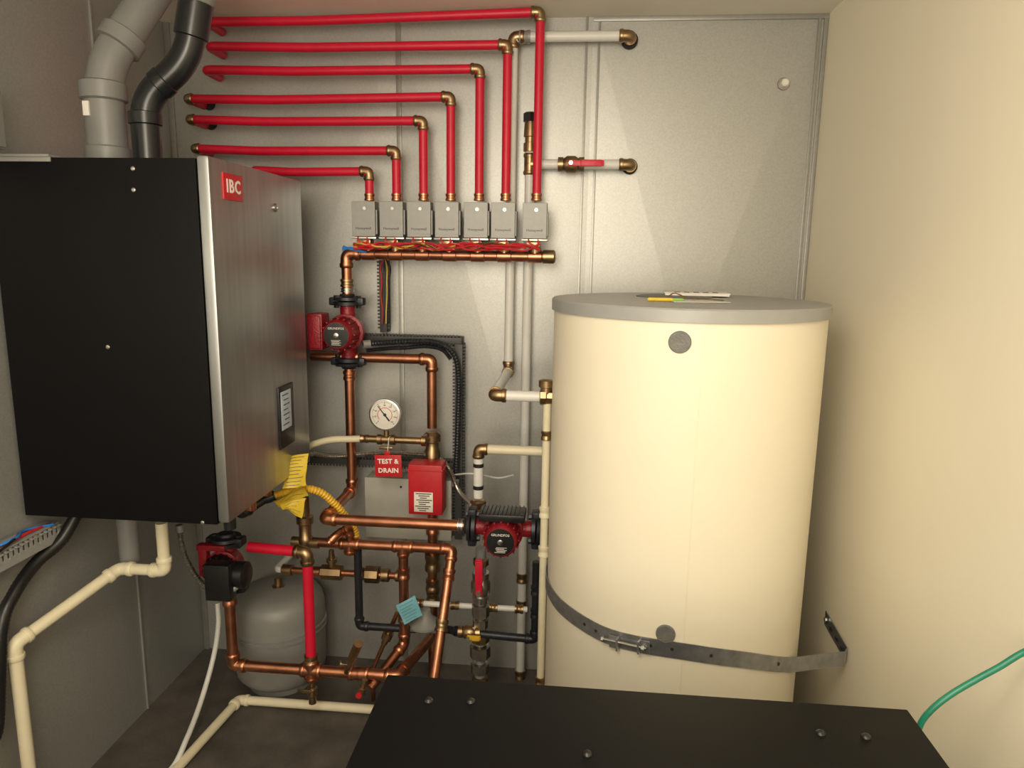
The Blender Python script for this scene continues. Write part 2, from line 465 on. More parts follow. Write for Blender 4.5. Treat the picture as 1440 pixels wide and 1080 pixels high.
for x in vx:
    mk("tee_fitting", [g_cyl(V((x-.026, 2.56, ZM)), V((x+.026, 2.56, ZM)), .022), g_cyl(V((x, 2.56, ZM)), V((x, 2.56, ZM+.034)), .019)], M_COP, mf)
mk("end_cap", g_lathe(V((XM[1]-.03, 2.56, ZM)), V((1, 0, 0)), [(0, .02), (.002, .024), (.04, .024), (.045, .018), (.046, .008)], 20), M_BRASS, mf)
coupling(mf, mv(Mx, 'z', 398), up, .019, M_BRASS, .03)
coupling(mf, mv(Mx, 'z', 408), up, .019, M_CHROME, .016)
wb = thing("wire_bundle", W(500, 348, 2.50), "bundle of red and yellow control wires over the manifold", "wires")
for k in range(14):
    mm = [M_WRED, M_WRED, M_WRED, M_WYEL, M_WRED, M_WRED, M_BRASS, M_WRED, M_WYEL, M_WRED, M_WRED, M_WRED, M_WRED, M_BRASS][k]
    pts = []
    u1 = random.choice([760, 740, 700, 660, 640, 720])
    for j in range(14):
        t = j/13
        pts.append(W(497+(u1-497)*t, 345+2*t+random.uniform(-4.5, 5.5), 2.485+random.uniform(-.014, .010)))
    mk("wire", sweep(smooth(pts, 4), .003, 6), mm, wb)
for k in range(3):
    pts = [W(480+random.uniform(-3, 3), 346+k*3, 2.47), W(492, 350-k, 2.48), W(503, 352, 2.49), W(515, 355, 2.50)]
    mk("wire", sweep(smooth(pts, 4), .004, 6), M_WBLU, wb, label="blue wire nut tails")

# ------------------------------------------------------------------ circulator pumps
def pump(center, M3, label, h=.11, boxside=-1, mr=.062, mlen=.10, dark=False, boxpos='side'):
    M = Matrix.Translation(center) @ M3.to_4x4()
    e = thing("circulator_pump", center, label, "pump", "circulator pumps")
    Z, Yn = V((0, 0, 1)), V((0, -1, 0))
    for s in (-1, 1):
        g = [g_lathe(V((0, 0, s*h)), V((0, 0, s)), [(-.016, .045), (-.014, .052), (-.002, .052), (0, .045)], 24),
             g_lathe(V((0, 0, s*h)), V((0, 0, s)), [(.002, .045), (.004, .052), (.014, .05), (.018, .030), (.026, .026)], 24)]
        for q in (-1, 1):
            g += [g_lathe(V((q*.042, 0, s*h)), V((0, 0, s)), [(-.026, .010), (.020, .010)], 6),
                  g_box((q*.045, 0, s*h-s*.001), (.04, .045, .030), .008)]
        mk("flange", g, M_IRON, e, M=M)
    g = [g_lathe(V((0, 0, -h+.014)), Z, [(0, .028), (.03, .027), (h-.034, .04), (h+.006, .04), (2*h-.06, .027), (2*h-.028, .028)], 24),
         g_lathe(V((0, .03, 0)), Yn, [(0, .04), (.012, mr*.95), (.05, mr), (.056, mr*1.08), (.066, mr*1.08), (.07, mr*.9)], 32)]
    mk("volute", g, M_CAST, e, M=M)
    g = [g_lathe(V((0, -.035, 0)), Yn, [(0, mr*.9), (.004, mr*.92), (mlen-.02, mr*.88), (mlen-.006, mr*.84), (mlen, mr*.74), (mlen, mr*.66)], 32)]
    for k in range(16):
        a = 2*math.pi*k/16
        g.append(g_box((math.cos(a)*mr*.93, -.035-mlen*.45, math.sin(a)*mr*.93), (.006, mlen*.7, .006), .001))
    mk("motor_housing", g, M_BLACKT if dark else M_CAST, e, M=M)
    fy = -.035-mlen
    mk("name_plate", g_lathe(V((0, fy+.001, 0)), Yn, [(0, mr*.72), (.002, mr*.72), (.0025, mr*.62)], 30), M_BLACKT, e, M=M)
    mk("center_plug", g_lathe(V((0, fy-.001, 0)), Yn, [(0, .009), (.004, .009), (.005, .006)], 16), M_CHROME, e, M=M)
    inv = M3.inverted()
    rotT = inv @ FACE_CAM
    text("GRUNDFOS", .011, inv @ V((0, fy-.0025, .024)), rotT, M_WTXT, e, M=M)
    ln = []
    for k in range(5):
        ln.append(g_box(inv @ V((random.uniform(-.005, .005), fy-.0022, -.018-.004*k)), [abs(c) for c in (inv @ V((.034-.006*(k % 2), .0006, .0012)))], 0))
    mk("plate_print", ln, M_WTXT, e, M=M, flat=True)
    if boxpos == 'side':
        mk("terminal_box", [g_box((boxside*(mr+.028), -.06, .006), (.056, .085, .13), .008), g_box((boxside*(mr+.028), -.106, .006), (.046, .008, .115), .004)], M_CAST, e, M=M)
    return e
I3 = Matrix.Identity(3)
PC = V((Mx.x, 2.56, (W(487, 466, 2.56)).z))
pump(PC, I3, "dark red circulator pump below the manifold elbow, upright", h=.112)
MX = Matrix(((0, 0, 1), (0, 1, 0), (-1, 0, 0)))
Y2 = 2.25
P2 = W(709, 742, Y2)
p2o = pump(P2, MX, "red and black circulator pump beside the water heater", h=.108, dark=False, boxpos='none', mr=.062, mlen=.09)
tb = [g_box((P2.x, Y2-.055, P2.z+.068), (.15, .09, .026), .006)]
for k in range(11): tb.append(g_box((P2.x-.066+.0132*k, Y2-.055, P2.z+.0825), (.004, .086, .005), .001))
mk("terminal_box", tb, M_BLACKT, p2o)
Y3 = 2.22
P3 = W(320, 792, Y3)
p3o = pump(P3, I3, "dark red circulator pump with black control box under boiler", h=.085, mr=.055, mlen=.05, boxpos='none', dark=True)
mk("terminal_box", [g_box((P3.x+.035, Y3-.12, P3.z-.005), (.085, .05, .125), .006), g_lathe(V((P3.x+.085, Y3-.08, P3.z)), V((1, 0, 0)), [(-.04, .045), (.02, .045), (.026, .036)], 24)], M_BLACKT, p3o, label="black plastic control box")
mk("bracket", [g_box((P3.x-.03, Y3-.04, P3.z+.075), (.1, .03, .02), .004), g_box((P3.x-.06, Y3-.04, P3.z+.02), (.03, .03, .1), .006)], M_CAST, p3o)

# ------------------------------------------------------------------ copper pipework
RC = .0185
cvert = [mv(V((Mx.x, 2.56, PC.z-.135)), 'z', 512)]
cvert.append(mv(cvert[0], 'z', 698)); cvert.append(V((cvert[1].x, Y2, P2.z)))
cvert[1].z = P2.z
cvert.append(V((P2.x-.135, Y2, P2.z)))
c1 = run("copper_pipe", "bright copper pipe linking the two circulator pumps", cvert, RC, M_COP, M_COP)
coupling(c1, cvert[3]-V((.012, 0, 0)), V((1, 0, 0)), RC, M_CHROME, .02)
coupling(c1, mv(cvert[0], 'z', 528), up, RC, M_COP, .035)
run("pipe_nipple", "short brass nipple from pump into water heater", [V((P2.x+.13, Y2, P2.z)), V((P2.x+.175, Y2, P2.z))], RC*.9, M_BRASS, M_BRASS)
ub = V(cvert[0]); ub = mv(ub, 'z', 503)
st = mv(V(ub), 'x', 436); en = mv(V(ub), 'x', 606)
dn = mv(V(en), 'z', 603)
pl = [V((st.x, 2.575, st.z)), V((en.x, 2.575, en.z)), V((dn.x, 2.575, dn.z))]
c2 = run("copper_pipe", "copper branch pipe running across and down to separator", pl, RC, M_COP, M_COP)
tee(c2, V((ub.x, 2.575, ub.z)), [(1, 0, 0), (-1, 0, 0)], RC, M_COP)
sp = thing("air_separator", V((dn.x, 2.575, 0)), "brass air separator on vertical copper pipe", "fitting")
xs_, yy = dn.x, 2.575
zz = lambda v: mv(V((xs_, yy, dn.z)), 'z', v).z
mk("body", [g_lathe(V((xs_, yy, zz(652))), up, [(0, .022), (.004, .030), (.05, .030), (.06, .024), (.085, .024), (.09, .032), (.115, .032), (.125, .022)], 24)], M_BRASS, sp)
mk("pipe", g_cyl(V((xs_, yy, 0)), V((xs_, yy, zz(640))), .019), M_COP, sp)
coupling(sp, V((xs_, yy, zz(742))), up, .02, M_COP, .05)
coupling(sp, V((xs_, yy, zz(790))), up, .024, M_BRASS, .07)
coupling(sp, V((xs_, yy, zz(822))), up, .022, M_BRASS, .05)
coupling(sp, V((xs_, yy, zz(838))), up, .02, M_BRASS, .04)
lw = thing("low_water_cutoff", W(598, 725, 2.48), "red boxed low-water cutoff control with white label", "control box")
l0, l1 = W(574, 688, 2.46), W(622, 688, 2.46)
zt, zb = W(598, 654, 2.46).z, W(598, 724, 2.46).z
mk("cover", [g_box(((l0.x+l1.x)/2, 2.50, (zt+zb)/2), (l1.x-l0.x, .085, zt-zb), .006), g_box(((l0.x+l1.x)/2, 2.50, zt-.02), (l1.x-l0.x+.006, .09, .006), .002)], M_REDB, lw)
cx = (l0.x+l1.x)/2
mk("label_plate", g_box((cx-.006, 2.4565, zb+.05), (.07, .002, .075), .0005), M_WHITE, lw, label="white printed rating label")
ln = []
for k in range(9): ln.append(g_box((cx-.006+random.uniform(-.004, .004), 2.4553, zb+.082-.008*k), (.058-.016*(k % 3), .0006, .0034), 0))
mk("label_print", ln, M_DTXT, lw, flat=True)
mk("nipple", g_cyl(V((cx, 2.54, (zt+zb)/2)), V((xs_, 2.58, (zt+zb)/2)), .012), M_BRASS, lw)

YC = 2.36
h0 = W(437, 762, YC)
h1 = mv(h0, 'x', 636)
leg = W(610, 958, 2.12)
c3 = run("copper_pipe", "copper header pipe turning down beside the pump", [h0, h1, leg, leg+V((-.01, 0, -.25))], .0175, M_COP, M_COP, skip=(2,))
for u in (492, 567):
    t_ = mv(h0, 'x', u); tee(c3, t_, [(1, 0, 0), (-1, 0, 0), (0, 0, -1)], .0165, M_COP)
ld = (leg-h1).normalized()
for t in (.09, .26): coupling(c3, h1+ld*t, ld, .0175, M_COP if t < .2 else M_BRASS, .04)
tt = mv(h0, 'x', 567)
b1 = mv(tt, 'z', 905)
c5 = run("copper_pipe", "copper drop leg with angled lower end", [tt, b1, W(520, 968, 2.2)], .0175, M_COP, M_COP)
coupling(c5, mv(tt, 'z', 806), up, .0175, M_COP, .04); coupling(c5, mv(tt, 'z', 868), up, .0175, M_BRASS, .03)
t4 = mv(h0, 'x', 492)
c6 = run("copper_pipe", "short copper offset stub joining header and pump branch", [t4, t4+V((0, 0, .06)), W(473, 752, 2.3), W(462, 764, 2.28)], .013, M_COP, M_COP)
q0 = mv(W(430, 765, YC), 'z', 770); q1 = mv(W(430, 765, YC), 'z', 700)
br = thing("brass_riser", q0, "tall brass tee fitting above the red pipe", "fitting")
mk("body", g_lathe(q0, up, [(0, .02), (.01, .026), (.04, .026), (.045, .022), (.09, .022), (.095, .03), (.12, .03), (.125, .02), (q1.z-q0.z, .018)], 20), M_BRASS, br)
mk("branch", g_lathe(q0+V((0, 0, .02)), V((1, 0, 0)), [(0, .018), (.04, .02), (.05, .02)], 18), M_BRASS, br)
mk("branch", g_lathe(q0+V((0, 0, .02)), V((-1, 0, 0)), [(0, .018), (.04, .02), (.05, .02)], 18), M_BRASS, br)
d0 = V((P3.x, Y3, P3.z-.10)); d1_ = mv(d0, 'z', 935); d2_ = mv(d1_, 'x', 560)
c4 = run("copper_pipe", "thick copper return pipe low above the floor", [d0, d1_, d2_, d2_+V((.06, .25, .0))], .0195, M_COP, M_COP)
tq = mv(d1_, 'x', 438)
tee(c4, tq, [(1, 0, 0), (-1, 0, 0), (0, 0, 1), (0, 0, -1)], .0195, M_COP)
tee(c4, mv(d1_, 'x', 505), [(1, 0, 0), (-1, 0, 0)], .0195, M_COP)
coupling(c4, d0-V((0, 0, .03)), up, .0195, M_COP, .05)
r0 = W(350, 769, Y3+.02); r1b = V((tq.x, Y3, r0.z))
rp = run("heating_pipe", "short red plastic pipe dropping from pump to copper tee", [r0, r1b, tq+V((0, 0, .04))], .0185, M_RED, M_BRASS)
coupling(rp, tq+V((0, 0, .045)), up, .0185, M_BRASS, .03)
dv = thing("drain_valve", tq-V((0, 0, .12)), "small brass drain valve under copper pipe", "valve")
mk("body", g_lathe(tq-V((0, 0, .13)), up, [(0, .008), (.002, .013), (.03, .013), (.035, .018), (.06, .018), (.065, .011), (.1, .011)], 16), M_BRASS, dv)
mk("lever", g_box(tq-V((.02, .02, .07)), (.05, .006, .014), .002), M_BRASS, dv)
hb = thing("drain_valve", W(487, 945, 2.2), "angled brass hose bib on copper pipe", "valve")
A, B = W(487, 945, 2.2), W(504, 905, 2.12)
mk("body", g_lathe(A, B-A, [(0, .009), (.03, .009), (.035, .013), (.06, .013), (.065, .010), (.09, .010), (.095, .015), ((B-A).length, .015)], 18), M_BRASS, hb)
mk("handle", g_lathe(W(488, 935, 2.16), V((-1, -.4, .3)), [(0, .004), (.02, .004), (.021, .012), (.026, .012)], 16), M_BRASS, hb)
fo = W(508, 975, 2.12)
hb2 = thing("drain_valve", fo, "small brass boiler drain beneath the copper return", "valve")
mk("body", g_lathe(fo, V((.25, .1, 1)), [(0, .014), (.02, .014), (.022, .010), (.05, .010)], 14), M_BRASS, hb2)
mk("handle", g_lathe(fo+V((0, -.012, .01)), V((0, -1, 0)), [(0, .004), (.012, .004), (.013, .010), (.018, .010)], 14), M_REDB, hb2)
YR = 2.46
u0 = W(400, 801, YR)
rowp = thing("fitting_row", u0, "row of brass unions and valves on horizontal pipe", "fitting")
ux = lambda u: mv(u0, 'x', u).x
mk("pipe", g_cyl(u0, V((ux(575), YR, u0.z)), .013), M_COP, rowp)
for (a, b, rr, mm) in ((397, 412, .022, M_BRASS), (440, 452, .020, M_COP), (452, 482, .030, M_BRASS), (500, 512, .025, M_BRASS), (514, 534, .034, M_BRASS), (536, 548, .025, M_BRASS), (556, 575, .022, M_BRASS)):
    mk("union", g_lathe(V((ux(a), YR, u0.z)), V((1, 0, 0)), [(0, rr*.8), (.003, rr), (ux(b)-ux(a)-.003, rr), (ux(b)-ux(a), rr*.8)], 8 if rr > .028 else 18), mm, rowp)
mk("riser", g_lathe(V((ux(467), YR, u0.z)), up, [(0, .014), (.04, .014), (.042, .02), (.055, .02), (.056, .012), (.09, .010)], 16), M_BRASS, rowp)
mk("wall_stub", g_tube([u0, V((u0.x-.03, YR, u0.z)), V((u0.x-.03, YW, u0.z))], .013, .02), M_WPEX, rowp)
bv3 = W(540, 905, 2.42)
cu3 = thing("check_valve", V((bv3.x, bv3.y, 0)), "brass check valve with copper tails near the floor", "valve")
dq = (W(556, 868, 2.42)-bv3).normalized()
mk("body", g_lathe(bv3, dq, [(0, .012), (.02, .012), (.021, .02), (.05, .02), (.051, .013), (.06, .013), (.061, .017), (.075, .017)], 14), M_BRASS, cu3)
e0 = bv3-dq*.12
mk("tail", g_tube([V((e0.x, e0.y, 0)), e0, bv3+dq*.14], .008, .02), M_COP, cu3)

# ------------------------------------------------------------------ expansion tank
YE = 2.52
et = V((W(395, 900, YE).x, YE, 0))
te = thing("expansion_tank", et, "squat dull grey steel expansion tank with middle seam", "tank")
zt = W(395, 824, YE).z; rr = .174
mk("shell", g_lathe(et, up, [(.03, rr*.6), (.035, rr*.85), (.06, rr*.97), (.09, rr), (zt*.58, rr), (zt*.585, rr*1.035), (zt*.605, rr*1.04), (zt*.61, rr), (zt*.635, rr), (zt*.64, rr*1.035), (zt*.66, rr*1.035), (zt*.665, rr), (zt-.07, rr), (zt-.045, rr*.97), (zt-.022, rr*.88), (zt-.008, rr*.68), (zt-.001, rr*.4), (zt, rr*.05)], 48), M_XT, te)
mk("base_ring", g_lathe(et, up, [(0, rr*.72), (.04, rr*.70)], 32), M_XT, te)
mk("neck", g_lathe(et+V((0, 0, zt-.01)), up, [(0, .025), (.012, .025), (.014, .014), (.045, .014)], 18), M_BRASS, te)

# ------------------------------------------------------------------ gauge and tag
YG = 2.50
gc = W(543, 582, YG)
gp = V((gc.x, YG, W(545, 618, YG).z))
gg = thing("pressure_gauge", gp, "round pressure gauge with white dial on brass tee", "gauge")
Yn = V((0, -1, 0))
mk("case", g_lathe(gc+V((0, .02, 0)), Yn, [(0, .045), (.006, .055), (.030, .0565), (.034, .060), (.040, .059), (.041, .054), (.036, .053)], 40), M_CHROME, gg)
mk("dial", g_lathe(gc+V((0, -.012, 0)), Yn, [(0, .0535), (.0055, .0535), (.0058, .053)], 40), M_GFACE, gg)
DY = -.0181
tk = []
for k in range(41):
    a = math.radians(225-270*k/40); L = .008 if k % 5 == 0 else .004
    cdir = V((math.cos(a), 0, math.sin(a))); sd = V((-math.sin(a), 0, math.cos(a)))*(.0009 if k % 5 == 0 else .0005)
    c0, c1_ = gc+cdir*.049+V((0, DY, 0)), gc+cdir*(.049-L)+V((0, DY, 0))
    tk.append(g_quadbox(c0-sd, c0+sd, c1_+sd, c1_-sd, V((0, -.0004, 0))))
mk("dial_ticks", tk, M_DTXT, gg, flat=True)
tk = []
for k in range(28):
    a = math.radians(215-250*k/27)
    cdir = V((math.cos(a), 0, math.sin(a))); sd = V((-math.sin(a), 0, math.cos(a)))*.0016
    c0, c1_ = gc+cdir*.028+V((0, DY, 0)), gc+cdir*.025+V((0, DY, 0))
    tk.append(g_quadbox(c0-sd, c0+sd, c1_+sd, c1_-sd, V((0, -.0004, 0))))
mk("dial_scale", tk, M_PINK, gg, flat=True)
for k in range(9):
    a = math.radians(225-270*k/8)
    text(str(k*20), .008, gc+V((math.cos(a)*.036, DY-.0004, math.sin(a)*.036)), FACE_CAM, M_DTXT, gg, name="dial_number")
a = math.radians(128); nd = V((math.cos(a), 0, math.sin(a))); sd = V((-nd.z, 0, nd.x))
o_ = V((0, DY-.0015, 0))
mk("needle", [g_quadbox(gc-nd*.028+sd*.003+o_, gc-nd*.028-sd*.003+o_, gc+nd*.042-sd*.001+o_, gc+nd*.042+sd*.001+o_, V((0, -.001, 0))),
              g_lathe(gc+V((0, DY, 0)), Yn, [(0, .006), (.004, .005)], 14)], M_DTXT, gg, flat=True)
mk("stem", g_cyl(gp, gc-V((0, 0, .048)), .010), M_BRASS, gg)
x0, x1 = mv(gp, 'x', 514).x, mv(gp, 'x', 600).x
mk("crosspipe", [g_cyl(V((x0, YG, gp.z)), V((x1, YG, gp.z)), .0135), g_lathe(V((gp.x-.035, YG, gp.z)), V((1, 0, 0)), [(0, .016), (.002, .020), (.018, .020), (.02, .016), (.05, .016), (.052, .020), (.068, .020), (.07, .016)], 18),
                 g_lathe(V((x1-.02, YG, gp.z)), V((1, 0, 0)), [(0, .016), (.002, .020), (.018, .020)], 18), g_cyl(V((x1-.01, YG, gp.z)), V((x1-.01, 2.58, gp.z)), .013)], M_BRASS, gg)
mk("bleed_key", g_box((gp.x, YG-.01, gp.z-.03), (.05, .01, .01), .002), M_BRASS, gg)
pts = smooth([W(425, 633, 2.50), W(440, 625, YG), W(465, 618.5, YG), W(490, 617.5, YG), V((x0+.006, YG, gp.z))])
cw = thing("flexible_water_line", pts[0], "cream plastic water line curving to the gauge tee", "pipe")
mk("pipe", sweep(pts, .0125, 14), M_CPVC, cw)
coupling(cw, V((x0-.004, YG, gp.z)), V((1, 0, 0)), .0125, M_BRASS, .03)
tg0, tg1 = W(527, 639, 2.455), W(565, 671, 2.455)
tcx, tcz = (tg0.x+tg1.x)/2, (tg0.z+tg1.z)/2
tg = thing("hang_tag", (tcx, 2.455, tg1.z), "red hanging tag reading TEST and DRAIN", "tag")
wd, hh = tg1.x-tg0.x, tg0.z-tg1.z
Mt = Matrix.Translation(V((tcx, 2.455, tcz))) @ Matrix.Rotation(math.radians(-2), 4, 'Y')
mk("card", [g_box((0, 0, 0), (wd, .002, hh), .0008), g_box((-.002, 0, hh/2+.008), (.02, .002, .016), .003)], M_REDB, tg, M=Mt)
text("TEST &", .0245, (0, -.0016, hh*.2), FACE_CAM, M_WTXT, tg, M=Mt, bold=.0007, space=1.03)
text("DRAIN", .0245, (0, -.0016, -hh*.22), FACE_CAM, M_WTXT, tg, M=Mt, bold=.0007, space=1.03)
mk("tie", g_tube([V((tcx-.002, 2.455, tg0.z+.012)), V((tcx, 2.47, gp.z+.016)), V((tcx, 2.53, gp.z+.01))], .0015, .005, 6), M_WPEX, tg)

# ------------------------------------------------------------------ electrical box, wire ducts, conduits
ebx0, ebx1 = W(515, 700, 2.60).x, W(634, 700, 2.60).x
ebz1, ebz0 = W(570, 674, 2.60).z, W(570, 756, 2.60).z
eb = thing("electrical_box", ((ebx0+ebx1)/2, 2.65, ebz0), "grey metal electrical junction box mounted on wall", "electrical box")
mk("enclosure", g_box(((ebx0+ebx1)/2, 2.65, (ebz0+ebz1)/2), (ebx1-ebx0, .10, ebz1-ebz0), .003), M_GBOX, eb)
mk("cover", g_box(((ebx0+ebx1)/2, 2.597, (ebz0+ebz1)/2), (ebx1-ebx0+.006, .006, ebz1-ebz0+.006), .002), M_GBOX, eb)
mk("screw", g_lathe(V((ebx0+.14, 2.594, ebz1-.03)), Yn, [(0, .005), (.002, .004)], 10), M_IRON, eb)
def duct(label, p, q, n, w, dep, m, pitch=.013):
    a = (q-p).normalized(); n = V(n); s = a.cross(n).normalized()
    L = (q-p).length
    rot = Matrix((a, s, n)).transposed()
    g = [g_box((p+q)/2-n*.008, (L, w, .026), .001, rot)]
    k = int(L/pitch)
    for i in range(k):
        c = p+a*(pitch*(i+.5))
        for sg in (-1, 1):
            g.append(g_box(c+s*(sg*w/2)+n*(dep/2), (pitch*.55, .002, dep), 0, rot))
            g.append(g_box(c+s*(sg*(w/2+.004))+n*(dep-.003), (pitch*.55, .008, .004), 0, rot))
    e = thing("wire_duct", min((p, q), key=lambda t: t.z), label, "wire duct", "slotted wire ducts")
    mk("channel", g, m, e, flat=True)
    mk("cover", g_box((p+q)/2+n*(dep+.002), (L, w*.9, .005), .001, rot), m, e)
    return e
A = W(512, 474, YW-.02); duct("dark slotted plastic wire duct running across the wall", A, mv(A, 'x', 652), (0, -1, 0), .026, .045, M_DUCT)
A = W(648, 482, YW-.02); duct("dark slotted plastic wire duct running down the wall", A, mv(A, 'z', 752), (0, -1, 0), .032, .045, M_DUCT)
A = W(541, 366, YW-.02); duct("narrow dark slotted wire duct below the manifold", A, mv(A, 'z', 466), (0, -1, 0), .03, .03, M_DUCT)
A = W(432, 642, YW-.02); duct("dark slotted wire duct below the pressure gauge", A, mv(A, 'x', 640), (0, -1, 0), .026, .045, M_DUCT)
A = W(74, 748, x=XB+.02); B = V((A.x, 1.40, A.z)); dl = duct("light grey slotted wire duct under the boiler", A, B, (0, 0, 1), .055, .03, M_DUCTL, .018)
for k in range(3):
    pts = [V((A.x+random.uniform(-.02, .03), A.y-.03-.07*j, A.z+.042+random.uniform(-.006, .01))) for j in range(5)]
    mk("wire", sweep(smooth(pts, 4), .004, 6), [M_WBLU, M_WRED, M_BLACKT][k], dl)
def hose(name, label, cat, px, r, m, corr=None, group=None, ends=None):
    pts = [W(*p) if len(p) == 3 and not isinstance(p, Vector) else p for p in px]
    sm = smooth(pts, 8)
    e = thing(name, min(pts, key=lambda t: t.z), label, cat, group)
    mk("hose_body" if cat in ("hose",) else "conduit_body", g_corr(sm, r, r*corr, .011 if r > .01 else .007) if corr else sweep(sm, r, 12), m, e)
    if ends:
        mk("end_fitting", g_cyl(pts[0], pts[0]+(sm[1]-sm[0]).normalized()*r*2.5, r*1.25, 14), ends, e)
        mk("end_fitting", g_cyl(pts[-1], pts[-1]+(sm[-2]-sm[-1]).normalized()*r*2.5, r*1.25, 14), ends, e)
    return e
hose("flexible_conduit", "black flexible conduit looping from pump across the wall", "conduit", [(510, 484, 2.54), (540, 482, 2.58), (580, 480, 2.59), (615, 482, 2.60), (638, 498, 2.60), (645, 530, 2.60), (644, 600, 2.60), (642, 650, 2.60), (640, 684, 2.58)], .0115, M_IRON, .8, ends=M_ZINC)
hose("flexible_conduit", "grey flexible conduit running behind the test tag", "conduit", [(433, 637, 2.56), (470, 642, 2.57), (520, 638, 2.57), (570, 638, 2.58), (615, 643, 2.58), (632, 660, 2.55), (645, 690, 2.5), (665, 712, 2.35)], .009, M_CHROME, .75, ends=M_ZINC)
hose("flexible_conduit", "grey metal flexible conduit hanging under the boiler", "conduit", [(252, 738, 2.1), (258, 775, 2.1), (272, 805, 2.1), (292, 827, 2.1), (318, 833, 2.1), (333, 824, 2.12)], .010, M_CHROME, .78, ends=M_ZINC)
hose("flexible_conduit", "thin dark flexible conduit between pump and pipe", "conduit", [(436, 478, 2.48), (445, 482, 2.5), (452, 486, 2.52)], .009, M_IRON, .8)
hose("flexible_conduit", "short dark flexible conduit rising behind pump to duct", "conduit", [(634, 505, 2.62), (622, 492, 2.62), (600, 487, 2.62), (570, 489, 2.62), (545, 490, 2.62), (515, 493, 2.60)], .0085, M_IRON, .8)
hose("cable", "thin white cable bridging duct and water pipe", "cable", [(635, 668, 2.6), (665, 666, 2.52), (700, 672, 2.55), (722, 668, 2.58)], .0035, M_WPEX)
wi = thing("wire_bundle", W(541, 440, 2.6), "thin coloured wires dropping below the manifold", "wires")
for k in range(4):
    pts = [W(545-3*k, 357, 2.55)]+[W(536+4*k+random.uniform(-2, 2), 375+20*j, 2.62) for j in range(5)]
    mk("wire", sweep(smooth(pts, 4), .0026, 6), [M_WRED, M_BLACKT, M_WYEL, M_BLACKT][k], wi)

# ------------------------------------------------------------------ white water pipes
RWp = .0172
YA = 2.635
pA = path((885, 58, YW-.002), ('y', YA), ('x', 722), ('z', 522), ('y', 2.16), ('x', 764))
w1 = run("water_pipe", "white plastic water pipe dropping and turning into heater", pA, RWp, M_WPEX, M_BRASS, fitL=.034)
coupling(w1, mv(pA[2], 'x', 738), (1, 0, 0), RWp, M_ZINC, .04)
mk("wall_hole_ring", g_lathe(V((pA[0].x, YW-.02, pA[0].z)), V((0, 1, 0)), [(0, RWp), (.001, RWp*1.7), (.012, RWp*1.7)], 20), M_HOLE, w1)
pB = W(745, 240, YA)
B0, B1 = mv(pB, 'z', 182), mv(pB, 'z', 1010)
B1.z = .0
w2 = thing("water_pipe", B1, "tall white plastic riser with capped brass top", "pipe")
mk("pipe", g_cyl(B1, B0, RWp, 16, 0.02), M_WPEX, w2)
cp = mv(pB, 'z', 172)
mk("cap", g_lathe(cp, up, [(0, .018), (.001, .026), (.03, .026), (.033, .020)], 8), M_BLACKT, w2, label="black cap")
mk("union", g_lathe(mv(pB, 'z', 214), up, [(0, .018), (.002, .024), (.03, .024), (.032, .019), (.05, .019), (.052, .024), (.09, .022), (.11, .02)], 18), M_BRASS, w2)
for v in (812, 850, 948): coupling(w2, mv(pB, 'z', v), up, RWp, M_BRASS, .04)
bt = mv(pB, 'z', 231)
tee(w2, bt, [(0, 0, 1), (0, 0, -1), (1, 0, 0)], RWp, M_BRASS)
ex = mv(bt, 'x', 887)
w3 = thing("water_pipe", ex, "short white water branch with brass shut-off valve", "pipe")
ex2 = V((ex.x, YW-.002, ex.z))
mk("pipe", g_tube([bt+V((.035, 0, 0)), ex, ex2], RWp, .03), M_WPEX, w3)
elbow(w3, ex, bt, ex2, RWp, M_BRASS, .036)
mk("wall_hole_ring", g_lathe(V((ex.x, YW-.02, ex.z)), V((0, 1, 0)), [(0, RWp), (.001, RWp*1.6), (.012, RWp*1.6)], 20), M_HOLE, w3)
def ballvalve(c, d, side, L, r, label, handle_m=M_REDB, body=M_BRASS):
    d = V(d).normalized(); side = V(side).normalized()
    e = thing("ball_valve", c, label, "valve")
    h = .045*r/.0165
    mk("body", [g_lathe(c-d*h, d, [(0, r*1.1), (.001, r*1.45), (h*.4, r*1.45), (h*.45, r*1.25), (h*.7, r*1.7), (h*1.3, r*1.7), (h*1.55, r*1.25), (h*1.6, r*1.45), (h*2-.001, r*1.45), (h*2, r*1.1)], 18),
                g_cyl(c, c+side*r*2.3, r*.55)], body, e)
    hc = c+side*r*2.4+d*L*.42
    third = d.cross(side)
    rot = Matrix((d, third, side)).transposed()
    mk("handle", [g_box(hc, (L, r*1.15, .007), .003, rot), g_box(hc+d*L*.15+side*.003, (L*.6, r*1.3, .010), .004, rot)], handle_m, e, label="long lever handle")
    mk("handle_nut", g_lathe(c+side*r*2.35, side, [(0, r*.5), (.012, r*.45)], 6), M_CHROME, e)
    return e
ballvalve(mv(bt, 'x', 803), (1, 0, 0), (0, -1, 0), .125, RWp, "brass ball valve with red lever on white pipe", handle_m=M_RED)
TC = V((.318, 2.10)); TR = .38
hx = mv(pA[-1], 'x', 768)
cf = thing("heater_connection", hx, "cluster of brass fittings at heater water inlet", "fitting")
mk("union", [g_lathe(hx-V((.02, 0, 0)), V((1, 0, 0)), [(0, .019), (.003, .026), (.02, .026), (.023, .022), (.05, .022)], 8)], M_BRASS, cf)
mk("relief_valve", [g_cyl(hx, hx+V((0, 0, .05)), .018), g_lathe(hx+V((0, 0, .03)), up, [(0, .02), (.002, .024), (.022, .024), (.026, .012)], 18)], M_BRASS, cf)
c0 = V((hx.x+.004, hx.y, hx.z)); cb = V((c0.x, c0.y, .0))
cc = thing("drain_pipe", cb, "thin cream plastic relief pipe running down beside heater", "pipe")
